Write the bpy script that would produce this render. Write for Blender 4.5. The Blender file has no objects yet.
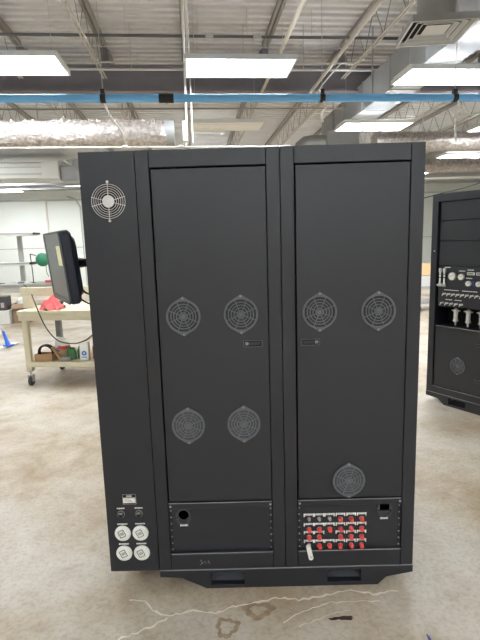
import bpy, bmesh, math, random
from mathutils import Vector as V3, Matrix
random.seed(7)
C = bpy.context.scene.collection
S = bpy.context.scene
PI = math.pi
# ------------------------------------------------------------------ camera
CAM = V3((0.4323, -2.0585, 1.6327)); PITCH, YAW, ROLL, FPX = -0.1628, -0.0074, -0.0296, 480.0
cp, sp = math.cos(PITCH), math.sin(PITCH)
FW = V3((math.sin(YAW)*cp, math.cos(YAW)*cp, sp)); r0 = V3((math.cos(YAW), -math.sin(YAW), 0)); u0 = r0.cross(FW)
RT = r0*math.cos(ROLL)+u0*math.sin(ROLL); UP = -r0*math.sin(ROLL)+u0*math.cos(ROLL)
cd = bpy.data.cameras.new('camera'); cam = bpy.data.objects.new('camera', cd); C.objects.link(cam)
cam.matrix_world = Matrix(((RT.x, UP.x, -FW.x, CAM.x), (RT.y, UP.y, -FW.y, CAM.y), (RT.z, UP.z, -FW.z, CAM.z), (0, 0, 0, 1)))
cd.sensor_fit = 'VERTICAL'; cd.sensor_height = 36; cd.lens = 36*FPX/640; cd.clip_start = .05
S.camera = cam
# ------------------------------------------------------------------ world, exposure
w = bpy.data.worlds.new('world'); S.world = w; w.use_nodes = True
w.node_tree.nodes['Background'].inputs[0].default_value = (.9, .95, 1, 1)
w.node_tree.nodes['Background'].inputs[1].default_value = .3
S.view_settings.view_transform = 'Standard'; S.view_settings.look = 'None'; S.view_settings.gamma = 1
S.view_settings.use_curve_mapping = False
S.view_settings.exposure = 1.78
LIGHT_POWER = 13.0      # emission of the ceiling panels
# ------------------------------------------------------------------ helpers
def py(u, w_, y):            # real point on the vertical plane y
    d = FW+RT*((u-240)/FPX)+UP*((320-w_)/FPX); return CAM+d*((y-CAM.y)/d.y)
def pz(u, w_, z):            # real point at height z
    d = FW+RT*((u-240)/FPX)+UP*((320-w_)/FPX); return CAM+d*((z-CAM.z)/d.z)
TH = math.radians(5.8)       # the building stands at an angle to the cabinet
def uv(u, v, z=0): return V3((u*math.cos(TH)-v*math.sin(TH), u*math.sin(TH)+v*math.cos(TH), z))
RB = Matrix.Rotation(TH, 4, 'Z')
def lin(c): return tuple(((x/255/12.92) if x/255 <= .04045 else ((x/255+.055)/1.055)**2.4) for x in c)+(1,)
def mat(name, rgb, rough=.5, metal=0, noise=0, nscale=20, bump=0, bscale=200, spec=.5, emit=None):
    m = bpy.data.materials.new(name); m.use_nodes = True; nt = m.node_tree; b = nt.nodes['Principled BSDF']
    c = lin(rgb); b.inputs['Base Color'].default_value = c; b.inputs['Roughness'].default_value = rough
    b.inputs['Metallic'].default_value = metal; b.inputs['Specular IOR Level'].default_value = spec
    tc = nt.nodes.new('ShaderNodeTexCoord')
    if noise:
        n = nt.nodes.new('ShaderNodeTexNoise'); n.inputs['Scale'].default_value = nscale; n.inputs['Detail'].default_value = 5
        nt.links.new(tc.outputs['Object'], n.inputs['Vector'])
        mr = nt.nodes.new('ShaderNodeMapRange'); mr.inputs[1].default_value = .3; mr.inputs[2].default_value = .7
        mr.inputs[3].default_value = 1-noise; mr.inputs[4].default_value = 1+noise
        nt.links.new(n.outputs['Fac'], mr.inputs[0])
        mx = nt.nodes.new('ShaderNodeMix'); mx.data_type = 'RGBA'; mx.blend_type = 'MULTIPLY'; mx.inputs[0].default_value = 1
        mx.inputs[6].default_value = c; nt.links.new(mr.outputs[0], mx.inputs[7]); nt.links.new(mx.outputs[2], b.inputs['Base Color'])
    if bump:
        n2 = nt.nodes.new('ShaderNodeTexNoise'); n2.inputs['Scale'].default_value = bscale
        nt.links.new(tc.outputs['Object'], n2.inputs['Vector'])
        bp = nt.nodes.new('ShaderNodeBump'); bp.inputs['Strength'].default_value = bump; bp.inputs['Distance'].default_value = .01
        nt.links.new(n2.outputs['Fac'], bp.inputs['Height']); nt.links.new(bp.outputs['Normal'], b.inputs['Normal'])
    if emit:
        b.inputs['Emission Color'].default_value = (*emit[0], 1); b.inputs['Emission Strength'].default_value = emit[1]
    return m
class MB:
    def __init__(s): s.bm = bmesh.new(); s.mats = []
    def mi(s, m):
        if m not in s.mats: s.mats.append(m)
        return s.mats.index(m)
    def _merge(s, b2, m, mtx=None):
        k = s.mi(m)
        if mtx is not None: bmesh.ops.transform(b2, matrix=mtx, verts=b2.verts)
        mp = {v: s.bm.verts.new(v.co) for v in b2.verts}
        for f in b2.faces:
            try:
                g = s.bm.faces.new([mp[v] for v in f.verts]); g.material_index = k
            except ValueError: pass
        b2.free(); return s
    def box(s, m, a, b, bev=0, seg=1, mtx=None):
        b2 = bmesh.new(); bmesh.ops.create_cube(b2, size=1)
        a = V3(a); b = V3(b); c = (a+b)/2; d = b-a
        for v in b2.verts: v.co = V3((v.co.x*d.x, v.co.y*d.y, v.co.z*d.z))+c
        if bev: bmesh.ops.bevel(b2, geom=list(b2.edges), offset=bev, segments=seg, affect='EDGES', profile=.5)
        return s._merge(b2, m, mtx)
    def tube(s, m, pts, r, n=8, caps=True, mtx=None):
        b2 = bmesh.new(); pts = [V3(p) for p in pts]; rs = r if isinstance(r, (list, tuple)) else [r]*len(pts)
        rings = []; t0 = None
        for i, p in enumerate(pts):
            t = (pts[min(i+1, len(pts)-1)]-pts[max(i-1, 0)]).normalized()
            if t0 is None:
                a = V3((0, 0, 1)) if abs(t.z) < .9 else V3((1, 0, 0)); x = t.cross(a).normalized()
            else: x = (x-t*x.dot(t)).normalized()
            y = t.cross(x); t0 = t
            rings.append([b2.verts.new(p+(x*math.cos(2*PI*(k+.5)/n)+y*math.sin(2*PI*(k+.5)/n))*rs[i]) for k in range(n)])
        for i in range(len(rings)-1):
            for k in range(n): b2.faces.new((rings[i][k], rings[i][(k+1) % n], rings[i+1][(k+1) % n], rings[i+1][k]))
        if caps: b2.faces.new(rings[0][::-1]); b2.faces.new(rings[-1])
        return s._merge(b2, m, mtx)
    def lathe(s, m, prof, n=24, mtx=None):      # prof: (r, h) along -y
        b2 = bmesh.new(); rings = []
        for r, h in prof:
            rings.append([b2.verts.new((0, -h, 0))] if r < 1e-6 else [b2.verts.new((r*math.cos(2*PI*k/n), -h, r*math.sin(2*PI*k/n))) for k in range(n)])
        for A, B in zip(rings, rings[1:]):
            for k in range(n):
                q = (k+1) % n
                if len(A) == 1 and len(B) == 1: continue
                if len(A) == 1: b2.faces.new((A[0], B[k], B[q]))
                elif len(B) == 1: b2.faces.new((A[k], B[0], A[q]))
                else: b2.faces.new((A[k], B[k], B[q], A[q]))
        bmesh.ops.recalc_face_normals(b2, faces=b2.faces)
        return s._merge(b2, m, mtx)
    def torus(s, m, R_, r, n=40, k=6, mtx=None):
        b2 = bmesh.new(); rings = []
        for i in range(n):
            a = 2*PI*i/n
            rings.append([b2.verts.new(((R_+r*math.cos(2*PI*j/k))*math.cos(a), r*math.sin(2*PI*j/k), (R_+r*math.cos(2*PI*j/k))*math.sin(a))) for j in range(k)])
        for i in range(n):
            for j in range(k): b2.faces.new((rings[i][j], rings[i][(j+1) % k], rings[(i+1) % n][(j+1) % k], rings[(i+1) % n][j]))
        bmesh.ops.recalc_face_normals(b2, faces=b2.faces)
        return s._merge(b2, m, mtx)
    def plate(s, m, outer, holes, y0, y1, bev=0, mtx=None):   # outline in xz, front face at y0 (towards -y), back at y1
        cu = bpy.data.curves.new('tmp', 'CURVE'); cu.dimensions = '2D'; cu.fill_mode = 'BOTH'
        for loop in [outer]+list(holes):
            sp_ = cu.splines.new('POLY'); sp_.points.add(len(loop)-1); sp_.use_cyclic_u = True
            for p, q in zip(sp_.points, loop): p.co = (q[0], q[1], 0, 1)
        cu.extrude = max((y1-y0)/2-bev, 1e-5); cu.bevel_depth = bev; cu.bevel_resolution = 0; cu.offset = -bev
        o = bpy.data.objects.new('tmp', cu); me = o.to_mesh()
        b2 = bmesh.new(); b2.from_mesh(me); o.to_mesh_clear(); bpy.data.objects.remove(o); bpy.data.curves.remove(cu)
        for v in b2.verts: v.co = V3((v.co.x, (y0+y1)/2-v.co.z, v.co.y))
        bmesh.ops.remove_doubles(b2, verts=b2.verts, dist=1e-5); bmesh.ops.recalc_face_normals(b2, faces=b2.faces)
        return s._merge(b2, m, mtx)
    def quad(s, m, pts):
        f = s.bm.faces.new([s.bm.verts.new(V3(p)) for p in pts]); f.material_index = s.mi(m); return s
    def build(s, name, parent=None, loc=None, rot=None, ang=35):
        me = bpy.data.meshes.new(name); s.bm.to_mesh(me); s.bm.free()
        for m in s.mats: me.materials.append(m)
        o = bpy.data.objects.new(name, me); C.objects.link(o)
        if ang:
            for p in me.polygons: p.use_smooth = True
            me.set_sharp_from_angle(angle=math.radians(ang))
        if parent: o.parent = parent
        if loc is not None: o.location = loc
        if rot is not None: o.rotation_euler = rot
        return o
def rectl(x0, z0, x1, z1, r=0, n=4):
    if not r: return [(x0, z0), (x1, z0), (x1, z1), (x0, z1)]
    out = []
    for cx, cz, a in ((x1-r, z1-r, 0), (x0+r, z1-r, 90), (x0+r, z0+r, 180), (x1-r, z0+r, 270)):
        out += [(cx+r*math.cos(math.radians(a+90*i/n)), cz+r*math.sin(math.radians(a+90*i/n))) for i in range(n+1)]
    return out
def circ(x, z, r, n=32): return [(x+r*math.cos(2*PI*i/n), z+r*math.sin(2*PI*i/n)) for i in range(n)]
def tag(o, label=None, cat=None, group=None, kind=None):
    if label: o['label'] = label
    if cat: o['category'] = cat
    if group: o['group'] = group
    if kind: o['kind'] = kind
    return o
def thing(name, label, cat, loc=(0, 0, 0), rz=0, group=None):
    o = bpy.data.objects.new(name, None); C.objects.link(o); o.location = loc; o.rotation_euler = (0, 0, rz)
    o.empty_display_size = .1
    return tag(o, label, cat, group)
def dup_tree(src, label=None, loc=None, rz=None, parent=None):
    c = src.copy(); C.objects.link(c)
    if parent: c.parent = parent
    if label: c['label'] = label
    if loc is not None: c.location = loc
    if rz is not None: c.rotation_euler = (0, 0, rz)
    for ch in [x for x in C.objects if x.parent == src]: dup_tree(ch, parent=c)
    return c
def T(x, y, z): return Matrix.Translation((x, y, z))
def struct(mb, name, parent=None):
    o = mb.build(name, parent); o['kind'] = 'structure'; return o
# ------------------------------------------------------------------ materials
black = mat('powder_coat_black', (24, 27, 35), .42, noise=.06, nscale=6, bump=.03, bscale=900, spec=.62)
blackdoor = mat('powder_coat_black_door', (26, 29, 37), .42, noise=.07, nscale=4, bump=.03, bscale=900, spec=.62)
dark = mat('dark_plastic', (24, 24, 26), .5)
guard = mat('grey_guard_plastic', (98, 100, 104), .5, noise=.1, nscale=60)
filt = mat('filter_foam', (54, 56, 60), .9, noise=.15, nscale=400)
collar = mat('entry_collar', (62, 63, 66), .5)
void = mat('unlit_interior', (8, 8, 8), .9)
steel = mat('bright_steel', (200, 200, 198), .3, 1, noise=.05)
chrome = mat('wire_chrome', (222, 222, 222), .4, .15)
brushed = mat('pale_edge_steel', (150, 150, 148), .45, .25)  # light grey, slightly metallic, for thin edge lines and small hardware
white = mat('white_plastic', (228, 228, 222), .4, noise=.03)
lettering = mat('white_lettering', (246, 246, 244), .6)
greyp = mat('grey_plastic', (120, 120, 118), .5, noise=.08)
red = mat('red_cap_rubber', (226, 78, 72), .45, noise=.08)
cream = mat('cream_paint', (212, 203, 176), .55, noise=.05, nscale=8)
wallm = mat('wall_paint', (228, 231, 226), .8, noise=.015, nscale=2)
deckm = mat('roof_deck_paint', (210, 207, 204), .7, noise=.06, nscale=3)
joistm = mat('joist_paint', (184, 177, 164), .6, noise=.05, nscale=5)
webm = mat('joist_web_paint', (150, 144, 136), .7)
girdm = mat('girder_paint', (126, 121, 128), .7, noise=.06, nscale=3)
galv = mat('galvanised_sheet', (168, 170, 172), .45, .35, noise=.08, nscale=6)
ductw = mat('painted_duct', (215, 216, 212), .6, noise=.04, nscale=4)
ductg = mat('grey_duct', (158, 159, 161), .6, .1, noise=.05, nscale=3)
foil = mat('insulation_foil', (190, 182, 177), .36, .6, noise=.35, nscale=22, bump=1.0, bscale=40)
bluem = mat('blue_pipe_paint', (118, 190, 246), .25, noise=.03)
conduitm = mat('conduit_zinc', (190, 190, 188), .4, .5, noise=.05)
cablem = mat('black_cable', (30, 30, 32), .5)
panelglow = mat('lit_diffuser', (245, 248, 250), .5, emit=((.925, .97, 1), LIGHT_POWER))
paneloff = mat('unlit_diffuser', (236, 232, 220), .45, noise=.03)
fixt = mat('fixture_white', (230, 230, 228), .5)
cardb = mat('cardboard', (176, 140, 104), .8, noise=.08, nscale=12)
rubber = mat('wheel_rubber', (70, 70, 72), .6)

def concrete():
    m = bpy.data.materials.new('polished_concrete'); m.use_nodes = True; nt = m.node_tree; b = nt.nodes['Principled BSDF']; L = nt.links
    tc = nt.nodes.new('ShaderNodeTexCoord')
    def noise(sc, det, dist=0, rough=.55):
        n = nt.nodes.new('ShaderNodeTexNoise'); n.inputs['Scale'].default_value = sc; n.inputs['Detail'].default_value = det
        n.inputs['Distortion'].default_value = dist; n.inputs['Roughness'].default_value = rough; L.new(tc.outputs['Object'], n.inputs['Vector']); return n
    def ramp(src, stops):
        r = nt.nodes.new('ShaderNodeValToRGB'); L.new(src, r.inputs[0]); e = r.color_ramp.elements
        e[0].position, e[0].color = stops[0][0], lin(stops[0][1]); e[1].position, e[1].color = stops[-1][0], lin(stops[-1][1])
        for p, c in stops[1:-1]:
            k = e.new(p); k.color = lin(c)
        return r
    a = ramp(noise(1.1, 8, .5, .62).outputs['Fac'], [(.34, (158, 138, 112)), (.46, (181, 168, 149)), (.56, (192, 184, 171)), (.72, (200, 194, 184))])
    bb = ramp(noise(5.5, 8, .5, .65).outputs['Fac'], [(.3, (214, 204, 190)), (.46, (240, 237, 232)), (.7, (255, 255, 255))])
    mx = nt.nodes.new('ShaderNodeMix'); mx.data_type = 'RGBA'; mx.blend_type = 'MULTIPLY'; mx.inputs[0].default_value = .75
    L.new(a.outputs[0], mx.inputs[6]); L.new(bb.outputs[0], mx.inputs[7])
    cc = ramp(noise(45, 5, .5).outputs['Fac'], [(.3, (226, 223, 219)), (.55, (255, 255, 255))])
    m2 = nt.nodes.new('ShaderNodeMix'); m2.data_type = 'RGBA'; m2.blend_type = 'MULTIPLY'; m2.inputs[0].default_value = .8
    L.new(mx.outputs[2], m2.inputs[6]); L.new(cc.outputs[0], m2.inputs[7]); L.new(m2.outputs[2], b.inputs['Base Color'])
    rr = nt.nodes.new('ShaderNodeMapRange'); rr.inputs[3].default_value = .35; rr.inputs[4].default_value = .65
    L.new(noise(3, 6).outputs['Fac'], rr.inputs[0]); L.new(rr.outputs[0], b.inputs['Roughness'])
    return m
conc = concrete()
# ------------------------------------------------------------------ setting
U0, U1, V0, V1, ZD = -11.0, 12.5, -16.0, 17.5, 5.1
mb = MB(); mb.box(conc, (U0, V0, -.1), (U1, V1, 0)); floor = struct(mb, 'floor'); floor.rotation_euler.z = TH
mb = MB(); pitch = .2; k = mb.mi(deckm); v = V0
prof = []
while v < V1:
    prof += [(v, ZD), (v+.085, ZD), (v+.105, ZD+.07), (v+.18, ZD+.07)]; v += pitch
A = [mb.bm.verts.new((U0, q, z)) for q, z in prof]; B = [mb.bm.verts.new((U1, q, z)) for q, z in prof]
for i in range(len(A)-1): mb.bm.faces.new((A[i], A[i+1], B[i+1], B[i]))
mb.box(deckm, (U0, V0, ZD+.08), (U1, V1, ZD+.2))
o = struct(mb, 'ceiling'); o.rotation_euler.z = TH
for nm, a, b in (('wall_back', (U0, V1, 0), (U1, V1+.15, ZD+.1)), ('wall_front', (U0, V0-.15, 0), (U1, V0, ZD+.1)),
                 ('wall_left', (U0-.15, V0, 0), (U0, V1, ZD+.1)), ('wall_right', (U1, V0, 0), (U1+.15, V1, ZD+.1))):
    mb = MB(); mb.box(wallm, a, b); o = struct(mb, nm); o.rotation_euler.z = TH
tn = [0]
def trim(mb):
    tn[0] += 1; o = struct(mb, 'trim_%d' % tn[0]); o.rotation_euler.z = TH; return o
seamm = mat('wall_trim_grey', (186, 188, 186), .6)
mb = MB(); mb.box(seamm, (U0, V1-.03, 3.36), (U1, V1, 3.42)); trim(mb)
mb = MB(); mb.box(seamm, (U0, V1-.02, 1.565), (U1, V1, 1.6)); trim(mb)
mb = MB(); mb.box(seamm, (U0, V1-.4, 3.75), (U1, V1, ZD)); trim(mb)               # soffit band above the far wall
# roof framing: joists, girder
def joist(u, va, vb, bottom=True):
    mb = MB(); zb, zt = 4.5, 5.03
    for s in (-1, 1):
        if bottom: mb.box(joistm, (u+s*.014, va, zb), (u+s*.034, vb, zb+.02))
        mb.box(webm, (u+s*.012, va, zt), (u+s*.06, vb, zt+.06))
    n = int((vb-va)/.7); st = (vb-va)/n
    for i in range(n if bottom else 0):
        a = va+i*st
        mb.tube(webm, [(u, a, zt+.02), (u, a+st/2, zb+.02)], .008, 4); mb.tube(webm, [(u, a+st/2, zb+.02), (u, a+st, zt+.02)], .008, 4)
    return trim(mb)
for u in (-6.8, -5.4, -3.98, -2.57, -1.16, .25, 1.68, 3.1, 4.5, 5.9, 7.3, 8.7):
    joist(u, .2, 7.05, u != 1.68); joist(u, 7.35, V1-.4)
for vv in (7.2, .05):
    mb = MB(); mb.box(girdm, (U0, vv-.13, 4.7), (U1, vv+.13, 4.74)); mb.box(girdm, (U0, vv-.13, 4.3), (U1, vv+.13, 4.34)); mb.box(girdm, (U0, vv-.012, 4.34), (U1, vv+.012, 4.7))
    for u in (-6.8, -5.4, -3.98, -2.57, -1.16, .25, 1.68, 3.1, 4.5, 5.9, 7.3): mb.box(girdm, (u-.06, vv-.1, 4.74), (u+.06, vv+.1, 5.03))
    trim(mb)
# floor marks
crack = mat('pale_crack_filler', (222, 212, 196), .7, noise=.1, nscale=30)
stain = mat('dark_oil_stain', (58, 46, 34), .6, noise=.2, nscale=30)
brownst = mat('brown_stain', (146, 128, 104), .5, noise=.25, nscale=20)
def strip(pts, wd, m, name):
    mb = MB(); P = []
    for a, b in zip(pts, pts[1:]):
        n = max(2, int(math.hypot(a[0]-b[0], a[1]-b[1])/4))
        for i in range(n):
            t = i/n; P.append((a[0]+(b[0]-a[0])*t+random.uniform(-1.3, 1.3), a[1]+(b[1]-a[1])*t+random.uniform(-1.3, 1.3)))
    P.append(pts[-1]); W = [pz(x, y, .0015) for x, y in P]; L, R = [], []
    for i, p in enumerate(W):
        t = (W[min(i+1, len(W)-1)]-W[max(i-1, 0)]).normalized(); nn = V3((-t.y, t.x, 0))*wd*random.uniform(.4, 1.2)
        L.append(mb.bm.verts.new(p+nn)); R.append(mb.bm.verts.new(p-nn))
    mb.mi(m)
    for i in range(len(W)-1): mb.bm.faces.new((R[i], R[i+1], L[i+1], L[i]))
    o = mb.build(name, ang=0); o.parent = floor; o.matrix_parent_inverse = floor.matrix_basis.inverted(); o['kind'] = 'structure'
def blob(x, y, rx, ry, m, name, ring=0):
    mb = MB(); c = pz(x, y, .0012); mb.mi(m); vs = []; vi = []
    for i in range(40):
        a = 2*PI*i/40; k_ = 1+.16*math.sin(3*a+x)+.1*math.sin(7*a+y)+random.uniform(-.06, .06); p = c+V3((rx*k_*math.cos(a), ry*k_*math.sin(a), 0))
        vs.append(mb.bm.verts.new(p))
        if ring: vi.append(mb.bm.verts.new(c+(p-c)*ring))
    if ring:
        for i in range(40): mb.bm.faces.new((vs[i], vs[(i+1) % 40], vi[(i+1) % 40], vi[i]))
    else: mb.bm.faces.new(vs)
    o = mb.build(name, ang=0); o.parent = floor; o.matrix_parent_inverse = floor.matrix_basis.inverted(); o['kind'] = 'structure'
strip([(130, 601), (146, 601), (153, 610), (168, 617), (190, 611), (215, 613), (232, 607), (262, 601), (276, 597), (300, 600), (318, 596), (336, 593), (352, 590), (372, 594), (398, 591)], .0055, crack, 'crack')
strip([(168, 617), (150, 627), (132, 634), (118, 640)], .005, crack, 'crack')
strip([(283, 622), (300, 613), (322, 604), (350, 601), (380, 601)], .0025, crack, 'crack')
strip([(300, 626), (320, 618), (350, 610)], .0015, crack, 'crack')
blob(344, 618, .045, .012, stain, 'stain')
blob(334, 619, .025, .006, stain, 'stain')
blob(227, 627, .05, .055, brownst, 'stain', .62)
blob(258, 610, .07, .05, brownst, 'stain', .5)
blob(429, 638, .006, .02, mat('blue_mark', (50, 60, 130), .6), 'stain')
# ------------------------------------------------------------------ ceiling light panels
def make_light(lit=True, label='', loc=(0, 0, 0)):
    t = thing('ceiling_light', label, 'ceiling light', loc, TH, 'rectangular ceiling light panels')
    mb = MB(); mb.plate(fixt, rectl(-.61, -.305, .61, .305), [rectl(-.585, -.28, .585, .28)], 0, .05, mtx=Matrix.Rotation(-PI/2, 4, 'X') if False else Matrix.Rotation(PI/2, 4, 'X'))
    mb.box(fixt, (-.609, -.24, .048), (.609, .24, .075), .01)  # side gaps added here so the glowing diffuser also brightens the roof deck
    mb.build('housing', t)
    mb = MB(); mb.box(panelglow if lit else paneloff, (-.587, -.282, .008), (.587, .282, .03))
    if not lit:
        for y in (-.14, .14): mb.box(paneloff, (-.57, y-.02, -.0), (.57, y+.02, .01), .006)
    mb.build('diffuser', t)
    for s in (-1, 1):
        mb = MB(); mb.tube(conduitm, [(s*.5, 0, .07), (s*.5, 0, ZD-3.55)], .003, 5); mb.build('hanger', t)
    return t
def lloc(u, v): return uv(u, v, 3.55)
LB = make_light(True, 'lit white ceiling panel over the middle of the big black cabinet', lloc(.84, 3.68))
LE = make_light(False, 'unlit white ceiling panel just above the top edge of the big black cabinet', lloc(.88, 6.45))
for lab, u, v in (('lit white ceiling panel at the upper left edge of the view', -1.68, 3.62), ('lit white ceiling panel under the grey air diffuser at upper right', 3.46, 3.95),
                  ('lit white ceiling panel above the cabinet right corner, under the blue pipe', 3.5, 6.55),
                  ('small lit ceiling panel at right edge above the instrument cabinet', 7.05, 9.75),
                  ('tiny lit ceiling panel at far left edge by the far white wall', -6.15, 15.6),
                  ('tiny lit ceiling panel far away just left of the big cabinet', -3.32, 15.2)):
    dup_tree(LB, lab, lloc(u, v))
dup_tree(LB, 'smallest lit ceiling panel at the right, just above the instrument cabinet top', lloc(7.05, 12.8))
for u, v in ((-4.2, 6.4), (-4.2, 9.4), (-6.7, 12.4), (6.1, 4.1), (6.1, 6.7), (.9, 12.5), (.9, 15.5), (5, 15.5),
             (-1.7, -5.0), (.9, -5.0), (3.5, -5.0), (5.9, -2.2), (-4.2, -3.2), (-1.7, -8.0), (.9, -8.0), (3.5, -8.0), (-1.7, -11.0), (.9, -11.0), (3.5, -11.0), (-4.2, .7), (5.9, .9)):  # unseen panels; rows behind the camera added to light cabinet front and near floor
    dup_tree(LB, 'added lit white ceiling panel outside or hidden from the view', lloc(u, v))
# ------------------------------------------------------------------ main cabinet
H, ZB = 2.012, .1
cab = thing('equipment_cabinet', 'large black two-bay equipment cabinet with round vents standing on the concrete floor', 'cabinet')
filt2 = mat('filter_foam_grey', (76, 78, 82), .9, noise=.15, nscale=400)
def vent_mesh(low=False):
    mb = MB(); R_ = .0745
    pts = []
    for i in range(72):
        a = 2*PI*i/72; r = R_; d = PI/2-abs(((a % PI)-PI/2)); d = abs((a % PI)-PI/2)
        if d < math.radians(32): r = min(R_/math.cos(math.radians(32)-d), .0875)
        pts.append((r*math.cos(a), r*math.sin(a)))
    mb.plate(guard, pts, [circ(0, 0, .066, 48)], -.009, 0, .0015)
    mb.lathe(filt2 if low else filt, [(0, .003), (.067, .003)], 40)
    for r in (.017, .0295, .042, .054): mb.torus(guard, r, .0027, 40, 5, T(0, -.0065, 0))
    for i in range(8):
        a = PI/8+PI/4*i
        mb.box(guard, (.010, -.0085, -.0017), (.067, -.005, .0017), mtx=Matrix.Rotation(a, 4, 'Y'))
    mb.lathe(guard, [(0, .0095), (.009, .0095), (.0125, .007), (.0125, .003)], 20)
    for s in (-1, 1): mb.lathe(brushed, [(0, .0115), (.003, .0115), (.0045, .009)], 10, T(0, 0, s*.0795))
    return mb
def latch_mesh(flip):
    mb = MB()
    mb.plate(dark, rectl(-.042, -.015, .042, .015, .004), [rectl(-.036, -.010, .036, .010, .003)], -.006, 0, .001)
    mb.plate(guard, rectl(-.042, -.015, .042, .015, .004), [rectl(-.0395, -.0125, .0395, .0125, .004)], -.0075, -.005)
    s = -1 if flip else 1
    mb.box(blackdoor, (-.034, -.006, -.008), (.034, 0, .008), .002, mtx=T(0, 0, 0))
    mb.lathe(brushed, [(0, .010), (.0045, .010), (.0075, .009), (.0075, .004)], 16, T(-s*.027, 0, 0))
    mb.box(dark, (-.001, -.0108, -.004), (.001, -.0095, .004), mtx=T(-s*.027, 0, 0))
    return mb
def part(mb, name, parent, loc=None): return mb.build(name, parent, loc)
for x0, x1 in ((.001, .0575), (.5425, .599), (.601, .6575), (1.1425, 1.2)):
    mb = MB(); mb.box(black, (x0, 0, ZB), (x1, .05, H), .002); part(mb, 'post', cab)
for x0 in (0, .6):
    mb = MB(); mb.box(black, (x0+.0585, 0, 1.943), (x0+.5415, .05, H), .002); part(mb, 'top_rail', cab)
    mb = MB(); mb.box(black, (x0+.0585, 0, ZB), (x0+.5415, .05, .176), .002)
    part(mb, 'bottom_rail', cab)
# carcass
mb = MB(); mb.box(black, (.003, .05, ZB), (.018, .79, H-.001)); part(mb, 'side_panel', cab)
mb = MB(); mb.box(black, (1.182, .05, ZB), (1.199, .79, H-.001)); part(mb, 'side_panel', cab)
mb = MB(); mb.box(black, (.02, .05, H-.02), (1.18, .79, H-.001)); part(mb, 'top_panel', cab)
mb = MB(); mb.box(black, (.003, .79, ZB), (1.199, .81, H-.001)); part(mb, 'back_panel', cab)
mb = MB(); mb.box(void, (.02, .05, ZB), (1.18, .79, ZB+.02)); part(mb, 'bottom_panel', cab)
mb = MB(); mb.box(void, (.56, .12, ZB+.02), (.64, .78, H-.03)); part(mb, 'divider', cab)
# base skid with fork pockets
mb = MB()
poly = [(0.002, ZB), (0.002, .066), (.105, .058), (.222, 0), (1.036, 0), (1.075, .04), (1.2, .063), (1.2, ZB)]
sl = [rectl(.243, .018, .402, .082), rectl(.797, .02, .956, .084)]
mb.plate(black, poly, sl, -.004, .03, .0012); mb.plate(black, poly, sl, .77, .80)
mb.box(black, (.23, .03, .088), (1.03, .77, .094)); mb.box(guard, (.23, .03, .009), (1.03, .77, .017))
part(mb, 'base', cab)
mb = MB(); mb.box(brushed, (0, -.0055, ZB-.002), (1.2, -.001, ZB+.001)); part(mb, 'base_edge_strip', cab)
# doors
def door(x0, vents, latch):
    d = MB(); d.box(blackdoor, (0, 0, 0), (.4755, .018, 1.489), .0015)
    o = part(d, 'door', cab, (x0+.0645, .003, .4475))
    for vx, vz in vents: part(vent_mesh(vz < 1), 'vent_guard', o, (vx-x0-.0645, 0, vz-.4475))
    part(latch_mesh(latch[2]), 'latch', o, (latch[0]-x0-.0645, 0, latch[1]-.4475))
    return o
door(0, ((.172, 1.317), (.422, 1.319), (.171, .819), (.421, .82)), (.471, 1.189, False))
door(.6, ((.763, 1.32), (1.017, 1.317), (.895, .534)), (.722, 1.189, True))
# lower panels
def label_strip(w_, rows=1, h=.006, ends=False):
    mb = MB()
    if ends:
        for e_ in (-1, 1): mb.box(lettering, (e_*w_/2-.0025, -.0012, -.007), (e_*w_/2+.0025, 0, h))
    for r in range(rows):
        x = -w_/2
        while x < w_/2-.001:
            l = min(random.uniform(.0025, .006), w_/2-x); mb.box(lettering, (x, -.0012, -r*.009), (x+l, 0, h-r*.009)); x += l+.0018
    return mb
def lower_panel(x0, hx, hz, kind):
    mb = MB(); hole = rectl(-.0225, -.010, .0225, .024, .004) if kind == 'sq' else circ(0, .003, .0245, 32)
    hole = [(hx+a, hz+b) for a, b in hole]
    mb.plate(blackdoor, rectl(x0+.075, .186, x0+.527, .412), [hole], .012, .016)
    for s in (x0+.060, x0+.527): mb.box(dark, (s, .012, .186), (s+.0145, .03, .412))
    for sx in (x0+.067, x0+.534):
        for i in range(7): mb.lathe(brushed, [(0, .004), (.003, .004), (.004, .002), (.004, 0)], 10, T(sx, .012, .2+i*.033))
    o = part(mb, 'lower_panel', cab)
    mb = MB()
    mb.plate(collar, circ(hx, hz, .036, 36), [hole], .006, .012, .001)
    mb.plate(collar, [(hx+.034*math.cos(PI+PI*i/18), hz-.004+.034*math.sin(PI+PI*i/18)) for i in range(19)]+[(hx+.024*math.cos(-PI*i/18), hz-.004+.024*math.sin(-PI*i/18)) for i in range(19)], [], -.004, .006, .001)
    part(mb, 'cable_entry', o)
    part(label_strip(.036, 1, .009), 'printed_label', o, (hx, .012, hz-.055))
    mb = MB(); mb.box(black, (x0+.0595, -.002, .411), (x0+.5405, .028, .442), .002); mb.box(brushed, (x0+.0595, -.0035, .4395), (x0+.5405, 0, .4425), .0008)
    for s in (.068, .532): mb.lathe(steel, [(0, .003), (.004, .003), (.0055, .001), (.0055, 0)], 12, T(x0+s, -.002, .426))
    part(mb, 'bracket', o)
    mb = MB(); mb.box(black, (x0+.0595, -.006, .177), (x0+.5405, .028, .186), .002); mb.box(brushed, (x0+.0595, -.0075, .184), (x0+.5405, -.002, .1868), .0008); part(mb, 'ledge', o)
    return o
lp1 = lower_panel(0, .126, .373, 'round'); lp2 = lower_panel(.6, 1.064, .384, 'sq')
# scuff on the bottom rail
mb = MB()
for i in range(9): qx = .215+random.uniform(-.025, .025); qz = .13+random.uniform(-.01, .012); mb.box(greyp, (qx, -.0006, qz), (qx+random.uniform(.002, .008), .0005, qz+random.uniform(.002, .009)))
o = part(mb, 'scuff_mark', cab)
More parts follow.
